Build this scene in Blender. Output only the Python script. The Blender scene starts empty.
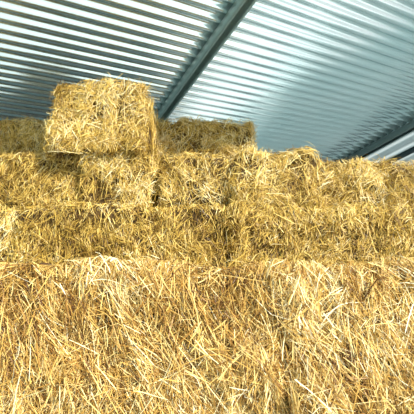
import bpy, math, numpy as np
from mathutils import Vector, Matrix
rng=np.random.default_rng(7)
scene=bpy.context.scene
coll=scene.collection
try:
    scene.view_settings.view_transform='Standard'
except Exception: pass

# ---------------------------------------------------------------- camera
CAMZ=0.87; PITCH=math.radians(15); F=400.0
cam_d=bpy.data.cameras.new('camera'); cam=bpy.data.objects.new('camera',cam_d); coll.objects.link(cam)
cam.location=(0,0,CAMZ); cam.rotation_euler=(math.radians(90)+PITCH,0,0)
cam_d.sensor_width=36; cam_d.lens=36*F/414; cam_d.clip_start=0.05
scene.camera=cam

# ---------------------------------------------------------------- materials
def new_mat(name):
    m=bpy.data.materials.new(name); m.use_nodes=True
    nt=m.node_tree; b=nt.nodes['Principled BSDF']; return m,nt,b
def ramp(nt,stops):
    r=nt.nodes.new('ShaderNodeValToRGB'); e=r.color_ramp.elements
    e[0].position=stops[0][0]; e[0].color=(*stops[0][1],1)
    e[1].position=stops[-1][0]; e[1].color=(*stops[-1][1],1)
    for p,c in stops[1:-1]:
        k=e.new(p); k.color=(*c,1)
    return r
def straw_mat(name,stops):
    m,nt,b=new_mat(name)
    a=nt.nodes.new('ShaderNodeAttribute'); a.attribute_name='rnd'
    r=ramp(nt,stops); nt.links.new(a.outputs['Fac'],r.inputs['Fac'])
    nt.links.new(r.outputs['Color'],b.inputs['Base Color'])
    b.inputs['Roughness'].default_value=0.45
    b.inputs['Specular IOR Level'].default_value=0.3
    return m
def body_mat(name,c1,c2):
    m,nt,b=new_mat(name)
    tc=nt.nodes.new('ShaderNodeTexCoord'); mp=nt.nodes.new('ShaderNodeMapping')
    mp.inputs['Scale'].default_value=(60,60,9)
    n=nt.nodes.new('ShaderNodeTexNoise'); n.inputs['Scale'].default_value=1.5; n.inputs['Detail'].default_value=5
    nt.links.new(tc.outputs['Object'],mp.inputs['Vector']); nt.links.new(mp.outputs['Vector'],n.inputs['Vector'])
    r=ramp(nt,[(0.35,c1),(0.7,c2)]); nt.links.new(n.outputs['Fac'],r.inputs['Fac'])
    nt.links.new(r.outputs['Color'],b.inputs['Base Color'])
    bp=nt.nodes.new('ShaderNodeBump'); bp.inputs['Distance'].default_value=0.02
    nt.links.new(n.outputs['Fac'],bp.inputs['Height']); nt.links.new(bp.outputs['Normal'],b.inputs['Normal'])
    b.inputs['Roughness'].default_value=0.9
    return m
M_front=straw_mat('golden_straw',[(0,(.08,.03,.005)),(.2,(.29,.135,.02)),(.48,(.64,.39,.085)),(.75,(.90,.68,.26)),(1,(.98,.91,.62))])
M_back=straw_mat('olive_straw',[(0,(.08,.04,.005)),(.22,(.28,.155,.02)),(.52,(.63,.415,.075)),(.78,(.88,.64,.19)),(1,(.97,.86,.50))])
B_front=body_mat('gap_shaded_golden_straw',(.04,.015,.002),(.19,.085,.014))  # packed core darkened: shade of the gaps between stalks put into its colour
B_back=body_mat('gap_shaded_olive_straw',(.03,.013,.002),(.18,.10,.015))  # olive core, gap shade put into its colour likewise

# ---------------------------------------------------------------- bales
def snoise(p,seed,f):
    s=seed*1.7
    x,y,z=p[:,0]*f,p[:,1]*f,p[:,2]*f
    v=np.sin(x*1.0+1.3*np.sin(y*1.1+s)+1.1*np.sin(z*.9+s)+s)+np.sin(y*1.3+1.1*np.sin(z*1.2+s*2)+s*3)+np.sin(z*1.15+1.2*np.sin(x*0.9+s*1.5)+s*5)
    return v/3
def warp(p,h,seed,k):
    """slumped outline: top and sides wander slowly"""
    p=p.copy()
    wz=k*(np.sin(p[:,0]*9+seed)+.7*np.sin(p[:,0]*21+seed*2.3)+.5*np.sin(p[:,0]*47+seed)-.4)
    p[:,2]+=wz*np.clip(p[:,2]/h[2],-.2,1)
    p[:,0]+=k*.9*np.sin(p[:,2]*15+seed*1.7)*np.abs(p[:,0])/h[0]
    return p
def surf(q,h,r,amp,seed):
    inner=np.clip(q,-(h-r),h-r)
    d=q-inner; L=np.linalg.norm(d,axis=1,keepdims=True); n=d/np.maximum(L,1e-6)
    p=inner+n*r
    dd=amp*(snoise(p,seed+8,4)+.9*snoise(p,seed,10)+.8*snoise(p,seed+3,21)+.5*snoise(p,seed+5,45))
    ph=p[:,0]*2*math.pi/0.13+seed+1.6*np.sin(p[:,2]*6+seed)+.8*np.sin(p[:,2]*17)
    dd-=amp*1.3*np.clip(np.sin(ph)-.75,0,1)*4*np.clip(.5+snoise(p,seed+21,6),0,1)
    return p+n*(dd[:,None]-amp*.9),n
def make_mesh(name,co,quads,mat,rnd=None,smooth=False):
    me=bpy.data.meshes.new(name)
    me.vertices.add(len(co)); me.vertices.foreach_set('co',co.astype(np.float32).ravel())
    nq=len(quads); me.loops.add(nq*4); me.polygons.add(nq)
    me.loops.foreach_set('vertex_index',quads.astype(np.int32).ravel())
    me.polygons.foreach_set('loop_start',np.arange(0,nq*4,4,dtype=np.int32))
    try: me.polygons.foreach_set('loop_total',np.full(nq,4,dtype=np.int32))
    except Exception: pass
    if rnd is not None:
        a=me.attributes.new('rnd','FLOAT','POINT'); a.data.foreach_set('value',rnd.astype(np.float32))
    me.materials.append(mat); me.update(calc_edges=True); me.validate()
    if smooth: me.polygons.foreach_set('use_smooth',np.ones(nq,dtype=bool))
    return me
def body_mesh(h,r,amp,seed,mat,shear=0,slump=.006):
    co=[];fa=[];off=0
    step=0.016
    for ax in range(3):
        for sg in (-1,1):
            u,v=[(1,2),(2,0),(0,1)][ax]
            nu=max(6,int(2*h[u]/step)); nv=max(6,int(2*h[v]/step))
            U,V=np.meshgrid(np.linspace(-h[u],h[u],nu+1),np.linspace(-h[v],h[v],nv+1),indexing='ij')
            q=np.zeros((U.size,3)); q[:,ax]=sg*h[ax]; q[:,u]=U.ravel(); q[:,v]=V.ravel()
            p,_=surf(q,h,r,amp,seed); p=warp(p,h,seed,slump); p[:,0]+=shear*p[:,2]; co.append(p)
            I=np.arange(U.size).reshape(U.shape)
            Q=np.stack([I[:-1,:-1],I[1:,:-1],I[1:,1:],I[:-1,1:]],-1).reshape(-1,4)
            if sg<0: Q=Q[:,::-1]
            fa.append(Q+off); off+=U.size
    return make_mesh('bale_body',np.concatenate(co),np.concatenate(fa),mat,smooth=True)
def straw_mesh(h,r,amp,seed,mat,dens,wid,lmean,spread,faces,lift=.012,shear=0,fringe=.02,slump=.006,bright=0,base=90):
    K=6; allp=[];allr=[]
    for (ax,sg,dm) in faces:
        u,v=[(1,2),(0,2),(0,1)][ax]
        n=int(dens*dm*4*h[u]*h[v])
        if n<1: continue
        q=np.zeros((n,3)); q[:,ax]=sg*h[ax]
        q[:,u]=rng.uniform(-h[u],h[u],n); q[:,v]=rng.uniform(-h[v],h[v],n)
        # tufts: groups of stalks share a place, a direction and a lift
        NT=max(3,n//16)
        tc_=np.stack([rng.uniform(-h[u],h[u],NT),rng.uniform(-h[v],h[v],NT)],1)
        tid=rng.integers(0,NT,n); intuft=rng.uniform(0,1,n)<.6
        ts=lmean*.20
        q[intuft,u]=np.clip(tc_[tid[intuft],0]+rng.normal(0,ts,intuft.sum()),-h[u],h[u])
        q[intuft,v]=np.clip(tc_[tid[intuft],1]+rng.normal(0,ts,intuft.sum()),-h[v],h[v])
        tang=rng.normal(0,spread*1.15,NT); tl=np.abs(rng.normal(0,lift,NT)); tcol=rng.normal(0,.13,NT); ttilt=rng.normal(0,.12,NT)
        den=snoise(q,seed+40,13)+.8*snoise(q,seed+41,34)
        kp=rng.uniform(0,1,n)<np.clip(.80+.85*den,.18,1)
        q=q[kp]; tid=tid[kp]; intuft=intuft[kp]; n=len(q)
        c,nn=surf(q,h,r,amp,seed)
        up=np.zeros((n,3)); up[:,2]=1
        if ax==2: up[:]=(0,1,0)
        e2=up-nn*np.sum(up*nn,1,keepdims=True); e2/=np.maximum(np.linalg.norm(e2,axis=1,keepdims=True),1e-4)
        e1=np.cross(e2,nn)
        fld=snoise(c,seed+11,7)*0.8+snoise(c,seed+17,24)*.7
        ang=math.radians(base)+fld*spread*1.3+np.where(intuft,tang[tid]+rng.normal(0,.22,n),rng.normal(0,spread*1.05,n))
        stray=rng.uniform(0,1,n)<.14; ang[stray]=rng.uniform(0,math.pi,stray.sum())
        t=e1*np.cos(ang)[:,None]+e2*np.sin(ang)[:,None]
        t=t+nn*np.where(intuft,ttilt[tid]+rng.normal(0,.08,n),rng.normal(0,.17,n))[:,None]; t/=np.linalg.norm(t,axis=1,keepdims=True)
        b=np.cross(t,nn); L=lmean*np.exp(rng.normal(0,.55,n)); L=np.clip(L,.012,.24)
        cv=rng.normal(0,.5,n); cn=rng.normal(.4,.6,n)
        kink=rng.uniform(-.35,.35,n); kk=rng.normal(0,.6,n)*(rng.uniform(0,1,n)<.4)
        lf=np.where(intuft,tl[tid]+np.abs(rng.normal(0,lift*.3,n)),np.abs(rng.normal(0,lift*.8,n)))*(1+.6*snoise(c,seed+50,10))
        s=np.linspace(-.5,.5,K)
        w=wid*rng.uniform(.35,1.4,n)
        br=rng.uniform(0,1,n)<.04; w[br]*=1.6
        roll=rng.normal(0,.6,n)
        sd=b*np.cos(roll)[:,None]+nn*np.sin(roll)[:,None]
        P=np.zeros((n,K,2,3))
        lim=h+fringe*np.array([.6,1.6,.3])
        soft=np.array([.3,.3,.16])
        for k in range(K):
            d=s[k]*L
            bend=cv*d*d*1.6+np.maximum(0,s[k]-kink)*L*kk*2
            p=c+t*d[:,None]+b*bend[:,None]-nn*((cn*d*d*2.0))[:,None]+nn*(lf+.002)[:,None]
            p[:,2]-=(d*d)*.4
            ex=np.abs(p)-lim; p=np.where(ex>0,np.sign(p)*(lim+ex*soft),p)
            ww=(w*(0.7 if k in (0,K-1) else 1.0))[:,None]*.5
            P[:,k,0]=p-sd*ww; P[:,k,1]=p+sd*ww
        P=warp(P.reshape(-1,3),h,seed,slump).reshape(P.shape)
        P[...,0]+=shear*P[...,2]
        allp.append(P)
        rv=np.clip(rng.beta(1.5,1.35,n)*.88+.04+np.where(intuft,tcol[tid],0)+.2*snoise(c,seed+29,9)+bright,0,1)
        allr.append(np.repeat(rv,K*2))
    P=np.concatenate(allp); N=len(P); co=P.reshape(-1,3)
    bs=(np.arange(N)*K*2)[:,None,None]
    k=np.arange(K-1)[None,:,None]*2
    Q=(bs+k+np.array([0,1,3,2])[None,None,:]).reshape(-1,4)
    return make_mesh('loose_straw',co,Q,mat,rnd=np.concatenate(allr))

FR=[(1,-1,1),(2,1,.3),(0,-1,.35),(0,1,.35)]
def bale(cx,y0,z0,L,D,H,seed,front,dens,wid,lm,spread,label,group,rot=0,roll=0,amp=.014,r=.045,faces=FR,lift=.012,shear=0,fringe=.025,slump=.008,bright=0,base=90):
    h=np.array([L/2,D/2,H/2])
    bm=body_mesh(h,r,amp,seed,B_front if front else B_back,shear,slump)
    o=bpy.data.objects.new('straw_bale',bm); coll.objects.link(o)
    sm=straw_mesh(h,r,amp,seed,M_front if front else M_back,dens,wid,lm,spread,faces,lift,shear,fringe,slump,bright,base)
    c=bpy.data.objects.new('loose_straw',sm); coll.objects.link(c); c.parent=o; c['kind']='stuff'
    o.location=(cx,y0+D/2,z0+H/2); o.rotation_euler=(0,math.radians(roll),math.radians(rot))
    o['label']=label; o['category']='straw bale'; o['group']=group
    return o
G='stacked straw bales'
T0,T1,T2,T3=.5,1.045,1.45,1.865
lab='large golden straw bale with coarse loose stalks on its face'
f1=bale(-.312,1.42,T0,1.12,.80,.545,1,True,40000,.0024,.066,.42,lab,G,amp=.026,lift=.028,r=.045,shear=-.20,fringe=.03,slump=.010)
f2=bale(.845,1.405,T0,1.16,.80,.55,2,True,40000,.0024,.066,.42,'large golden straw bale with shaggy hanging stalks',G,amp=.026,lift=.028,r=.05,shear=-.20,fringe=.035,slump=.010,bright=.02)
lab2='long low compressed straw bale with greenish gold stalks'
W=.0026; DN=22000
bale(-1.62,2.10,T1,1.16,.88,.40,3,False,DN,W,.048,.5,lab2,G,lift=.013,amp=.018,r=.05,bright=-.04,base=70)
bale(-.46,2.09,T1,1.14,.88,.40,4,False,DN,W,.048,.5,lab2,G,amp=.022,lift=.014,bright=-.05,r=.05,base=100)
bale(.665,2.07,T1,1.10,.88,.40,5,False,DN,W,.048,.5,lab2,G,amp=.022,lift=.014,bright=-.01,r=.05,base=80)
bale(1.73,2.00,T1,1.02,.88,.41,6,False,DN,W,.05,.5,lab2,G,lift=.014,bright=.04,r=.05,amp=.02)
lab3='straw bale laid end-on under the tallest bale'
lab4='shaggy gold straw bale on the third tier'
bale(-1.18,2.38,T2,.79,.80,.43,7,False,DN,W,.054,.65,lab3,G,amp=.024,roll=-.6,lift=.016,r=.06,bright=-.02)
bale(-.56,2.32,T2,.49,.80,.42,8,False,DN,W,.054,.65,lab3,G,roll=1,amp=.024,lift=.016,r=.06,bright=-.02)
bale(-.075,2.36,T2,.48,.80,.43,9,False,DN,W,.054,.65,lab4,G,roll=-1.0,amp=.026,slump=.012,bright=.0,lift=.017,r=.06)
bale(.42,2.31,T2,.55,.80,.44,10,False,DN,W,.058,.65,lab4,G,amp=.026,slump=.012,bright=.05,lift=.019,r=.08)
bale(.935,2.48,T2,.52,.78,.42,11,False,DN,W,.058,.65,lab4,G,amp=.025,slump=.010,bright=.09,lift=.019,r=.05,roll=1)
bale(1.55,2.44,T2,.80,.78,.40,12,False,DN,W,.058,.65,lab4,G,amp=.024,slump=.010,bright=.12,lift=.019,r=.05,rot=-2,roll=1)
bale(-.685,2.26,T3-.035,.60,.75,.485,13,False,22000,.0027,.064,.7,'single block-shaped straw bale standing on top of the stack',G,roll=.3,amp=.024,r=.04,slump=.010,bright=.04,lift=.02)
bale(-1.53,2.84,T3,.86,.45,.50,14,False,17000,.003,.06,.7,'straw bale set back on the top tier',G,amp=.022,slump=.012,bright=.12)
bale(-.04,2.88,T3,.84,.45,.51,15,False,17000,.003,.06,.7,'straw bale set back on the top tier',G,amp=.022,slump=.014,bright=.12,r=.06)
# base tier that carries the stack
h0=bale(-.28,1.44,0,1.09,.80,.48,21,True,4000,.0048,.08,.6,'golden straw bale on the floor at the base of the stack',G,amp=.015,fringe=.01)
def dup(o,loc):
    n=o.copy(); n.location=loc; coll.objects.link(n)
    for ch in [c for c in bpy.data.objects if c.parent==o]:
        m=ch.copy(); m.parent=n; coll.objects.link(m)
for loc in [(.86,1.84,.24),(-.28,2.70,.24),(.86,2.70,.24),(-1.42,2.70,.24),(2.0,2.70,.24),
            (-.28,2.70,.765),(.86,2.70,.765),(-1.42,2.70,.765),(2.0,2.70,.765)]:
    dup(h0,loc)

# ---------------------------------------------------------------- roof
cp,sp=math.cos(PITCH),math.sin(PITCH)
def cam2w(r,u,f): return Vector((r,f*cp-u*sp,u*cp+f*sp))
d1=cam2w(-228,-160,400).normalized()       # beam run
d2=cam2w(643,-43,400); d2=(d2-d1*d2.dot(d1)).normalized()   # corrugation run
nrm=d2.cross(d1)
if nrm.z<0: nrm=-nrm
O=Vector((0,0,CAMZ+2.6))
def hit(px,py):
    d=cam2w((px-207)/F,(207-py)/F,1); t=(O-Vector((0,0,CAMZ))).dot(nrm)/d.dot(nrm)
    return Vector((0,0,CAMZ))+d*t
m_roof,nt,b=new_mat('galvanised_sheet')
tc=nt.nodes.new('ShaderNodeTexCoord'); n=nt.nodes.new('ShaderNodeTexNoise'); n.inputs['Scale'].default_value=.8; n.inputs['Detail'].default_value=6
nt.links.new(tc.outputs['Object'],n.inputs['Vector'])
r=ramp(nt,[(.3,(.60,.77,.78)),(.7,(.80,.90,.90))]); nt.links.new(n.outputs['Fac'],r.inputs['Fac']); nt.links.new(r.outputs['Color'],b.inputs['Base Color'])
b.inputs['Metallic'].default_value=.85; b.inputs['Roughness'].default_value=.17
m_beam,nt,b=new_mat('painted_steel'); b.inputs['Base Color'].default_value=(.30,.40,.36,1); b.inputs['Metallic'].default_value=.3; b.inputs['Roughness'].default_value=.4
m_beam2,nt,b=new_mat('dark_grey_steel'); b.inputs['Base Color'].default_value=(.15,.21,.20,1); b.inputs['Metallic'].default_value=.3; b.inputs['Roughness'].default_value=.5  # darker steel tone for the far beam
m_dark,nt,b=new_mat('dark_steel'); b.inputs['Base Color'].default_value=(.03,.05,.055,1); b.inputs['Roughness'].default_value=.6

Rm=Matrix((d2,d1,nrm)).transposed().to_4x4(); Rm.translation=O
inv=Rm.inverted()
la=(inv@hit(243,0)).x; lb=(inv@hit(165,108)).x
lc=(inv@hit(414,122)).x; ld=(inv@hit(345,160)).x
B1=(la+lb)/2; B2=(lc+ld)/2; print(B1,B2)
PIT=.118; NS=16
y0,y1=-1.2,14.0
ys=np.arange(y0,y1,PIT/NS); sn=np.sin(2*math.pi*ys/PIT); zs=np.sign(sn)*.0225*np.abs(sn)**.85
sx=np.linspace(-6,B2+.1,16)
Y,X=np.meshgrid(ys,sx,indexing='ij'); Z=np.repeat(zs[:,None],len(sx),1)+.0225
co=np.stack([X,Y,Z],-1).reshape(-1,3)
I=np.arange(X.size).reshape(X.shape)
Q=np.stack([I[:-1,:-1],I[:-1,1:],I[1:,1:],I[1:,:-1]],-1).reshape(-1,4)
wy=(d2.y,d1.y)
cen=co[Q].mean(1); worldy=cen[:,0]*wy[0]+cen[:,1]*wy[1]
Q=Q[worldy>1.1]
roof=bpy.data.objects.new('ceiling',make_mesh('ceiling',co,Q,m_roof,smooth=True)); coll.objects.link(roof)
roof.matrix_world=Rm; roof['kind']='structure'; roof['label']='corrugated galvanised metal barn roof seen from below'; roof['category']='roof'

def channel(ly,w,hh,mat,label,xa=-2,xb=12,t=.010,drop=.002,lip=.022):
    # C-section with returned lips, open side facing down
    sec=[(-w/2,-hh),(-w/2+lip,-hh),(-w/2+lip,-hh+t),(-w/2+t,-hh+t),(-w/2+t,-t),(w/2-t,-t),(w/2-t,-hh+t),(w/2-lip,-hh+t),(w/2-lip,-hh),(w/2,-hh),(w/2,0),(-w/2,0)]
    co=[];q=[]
    for y in (xa,xb):
        for a,b_ in sec: co.append((ly+a,y,b_-drop))
    ns=len(sec)
    for i in range(ns):
        j=(i+1)%ns; q.append((i,j,j+ns,i+ns))
    me=make_mesh('roof_beam',np.array(co),np.array(q),mat)
    o=bpy.data.objects.new('roof_beam',me); coll.objects.link(o); o.matrix_world=Rm
    o['label']=label; o['category']='roof beam'; o['group']='roof beams'
    return o
channel(B1,.105,.085,m_beam,'grey-green painted steel channel beam under the corrugated roof',xa=.3)
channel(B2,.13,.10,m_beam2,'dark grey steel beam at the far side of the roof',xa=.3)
channel(B2+.04,.05,.07,m_dark,'dark lower rail along the pale side panelling',xa=.3,drop=.34,lip=.015)
# ribbed side panelling hanging from the outer beam
m_pan,nt,b=new_mat('pale_translucent_sheet')
tr=nt.nodes.new('ShaderNodeBsdfTranslucent'); tr.inputs['Color'].default_value=(.72,.80,.80,1)
mx=nt.nodes.new('ShaderNodeMixShader'); mx.inputs[0].default_value=.42
b.inputs['Base Color'].default_value=(.6,.68,.68,1)
nt.links.new(b.outputs[0],mx.inputs[1]); nt.links.new(tr.outputs[0],mx.inputs[2]); nt.links.new(mx.outputs[0],nt.nodes['Material Output'].inputs['Surface'])
zz=np.arange(.06,-3.2,-.01); co=[]
for z in zz:
    a=(z/.14)%1
    xo=B2+.12+(.08 if a<.45 else 0)
    co.append((xo,.3,z)); co.append((xo,14,z))
q=[(2*i,2*i+1,2*i+3,2*i+2) for i in range(len(zz)-1)]
o=bpy.data.objects.new('wall_right',make_mesh('wall_right',np.array(co),np.array(q),m_pan)); coll.objects.link(o); o.matrix_world=Rm
o['kind']='structure'; o['label']='pale ribbed translucent side panelling of the barn'

# ---------------------------------------------------------------- floor + wall
m_floor,nt,b=new_mat('dusty_concrete')
n=nt.nodes.new('ShaderNodeTexNoise'); n.inputs['Scale'].default_value=3; n.inputs['Detail'].default_value=8
r=ramp(nt,[(.3,(.54,.57,.57)),(.7,(.68,.71,.71))]); nt.links.new(n.outputs['Fac'],r.inputs['Fac']); nt.links.new(r.outputs['Color'],b.inputs['Base Color']); b.inputs['Roughness'].default_value=.9
m_bw,nt,b=new_mat('dark_teal_sheet'); b.inputs['Base Color'].default_value=(.07,.14,.15,1); b.inputs['Roughness'].default_value=.6
def box(name,a,c,mat):
    x0,y0,z0=a;x1,y1,z1=c
    co=np.array([(x,y,z) for z in (z0,z1) for y in (y0,y1) for x in (x0,x1)])
    q=np.array([(0,2,3,1),(4,5,7,6),(0,1,5,4),(2,6,7,3),(0,4,6,2),(1,3,7,5)])
    o=bpy.data.objects.new(name,make_mesh(name,co,q,mat)); coll.objects.link(o); return o
fl=box('floor',(-9,-8,-.1),(12,14,0),m_floor); fl['kind']='structure'; fl['label']='dusty concrete barn floor'
wb=box('wall_back',(-9,13,0),(12,13.1,4.5),m_bw); wb['kind']='structure'; wb['label']='unseen barn back wall, added dark for the roof ribs to reflect'  # unseen wall added with a dark colour so the roof ribs reflect dark

# ---------------------------------------------------------------- light
sd=bpy.data.lights.new('sun','SUN'); sd.energy=7.4; sd.angle=math.radians(2); sd.color=(1,.975,.93)
so=bpy.data.objects.new('sun',sd); coll.objects.link(so)
dirv=Vector((-.85,1,-.88)); so.rotation_euler=dirv.to_track_quat('-Z','Y').to_euler()
w=bpy.data.worlds.new('world'); scene.world=w; w.use_nodes=True; nt=w.node_tree
bg=nt.nodes['Background']; bg.inputs['Strength'].default_value=1.0
tc=nt.nodes.new('ShaderNodeTexCoord'); sx_=nt.nodes.new('ShaderNodeSeparateXYZ'); nt.links.new(tc.outputs['Generated'],sx_.inputs[0])
mr=nt.nodes.new('ShaderNodeMapRange'); mr.inputs['From Min'].default_value=-1; mr.inputs['From Max'].default_value=1
nt.links.new(sx_.outputs['X'],mr.inputs['Value'])
r=ramp(nt,[(0,(.36,.64,.69)),(1,(1.0,1.0,1.0))]); nt.links.new(mr.outputs[0],r.inputs['Fac']); nt.links.new(r.outputs['Color'],bg.inputs['Color'])
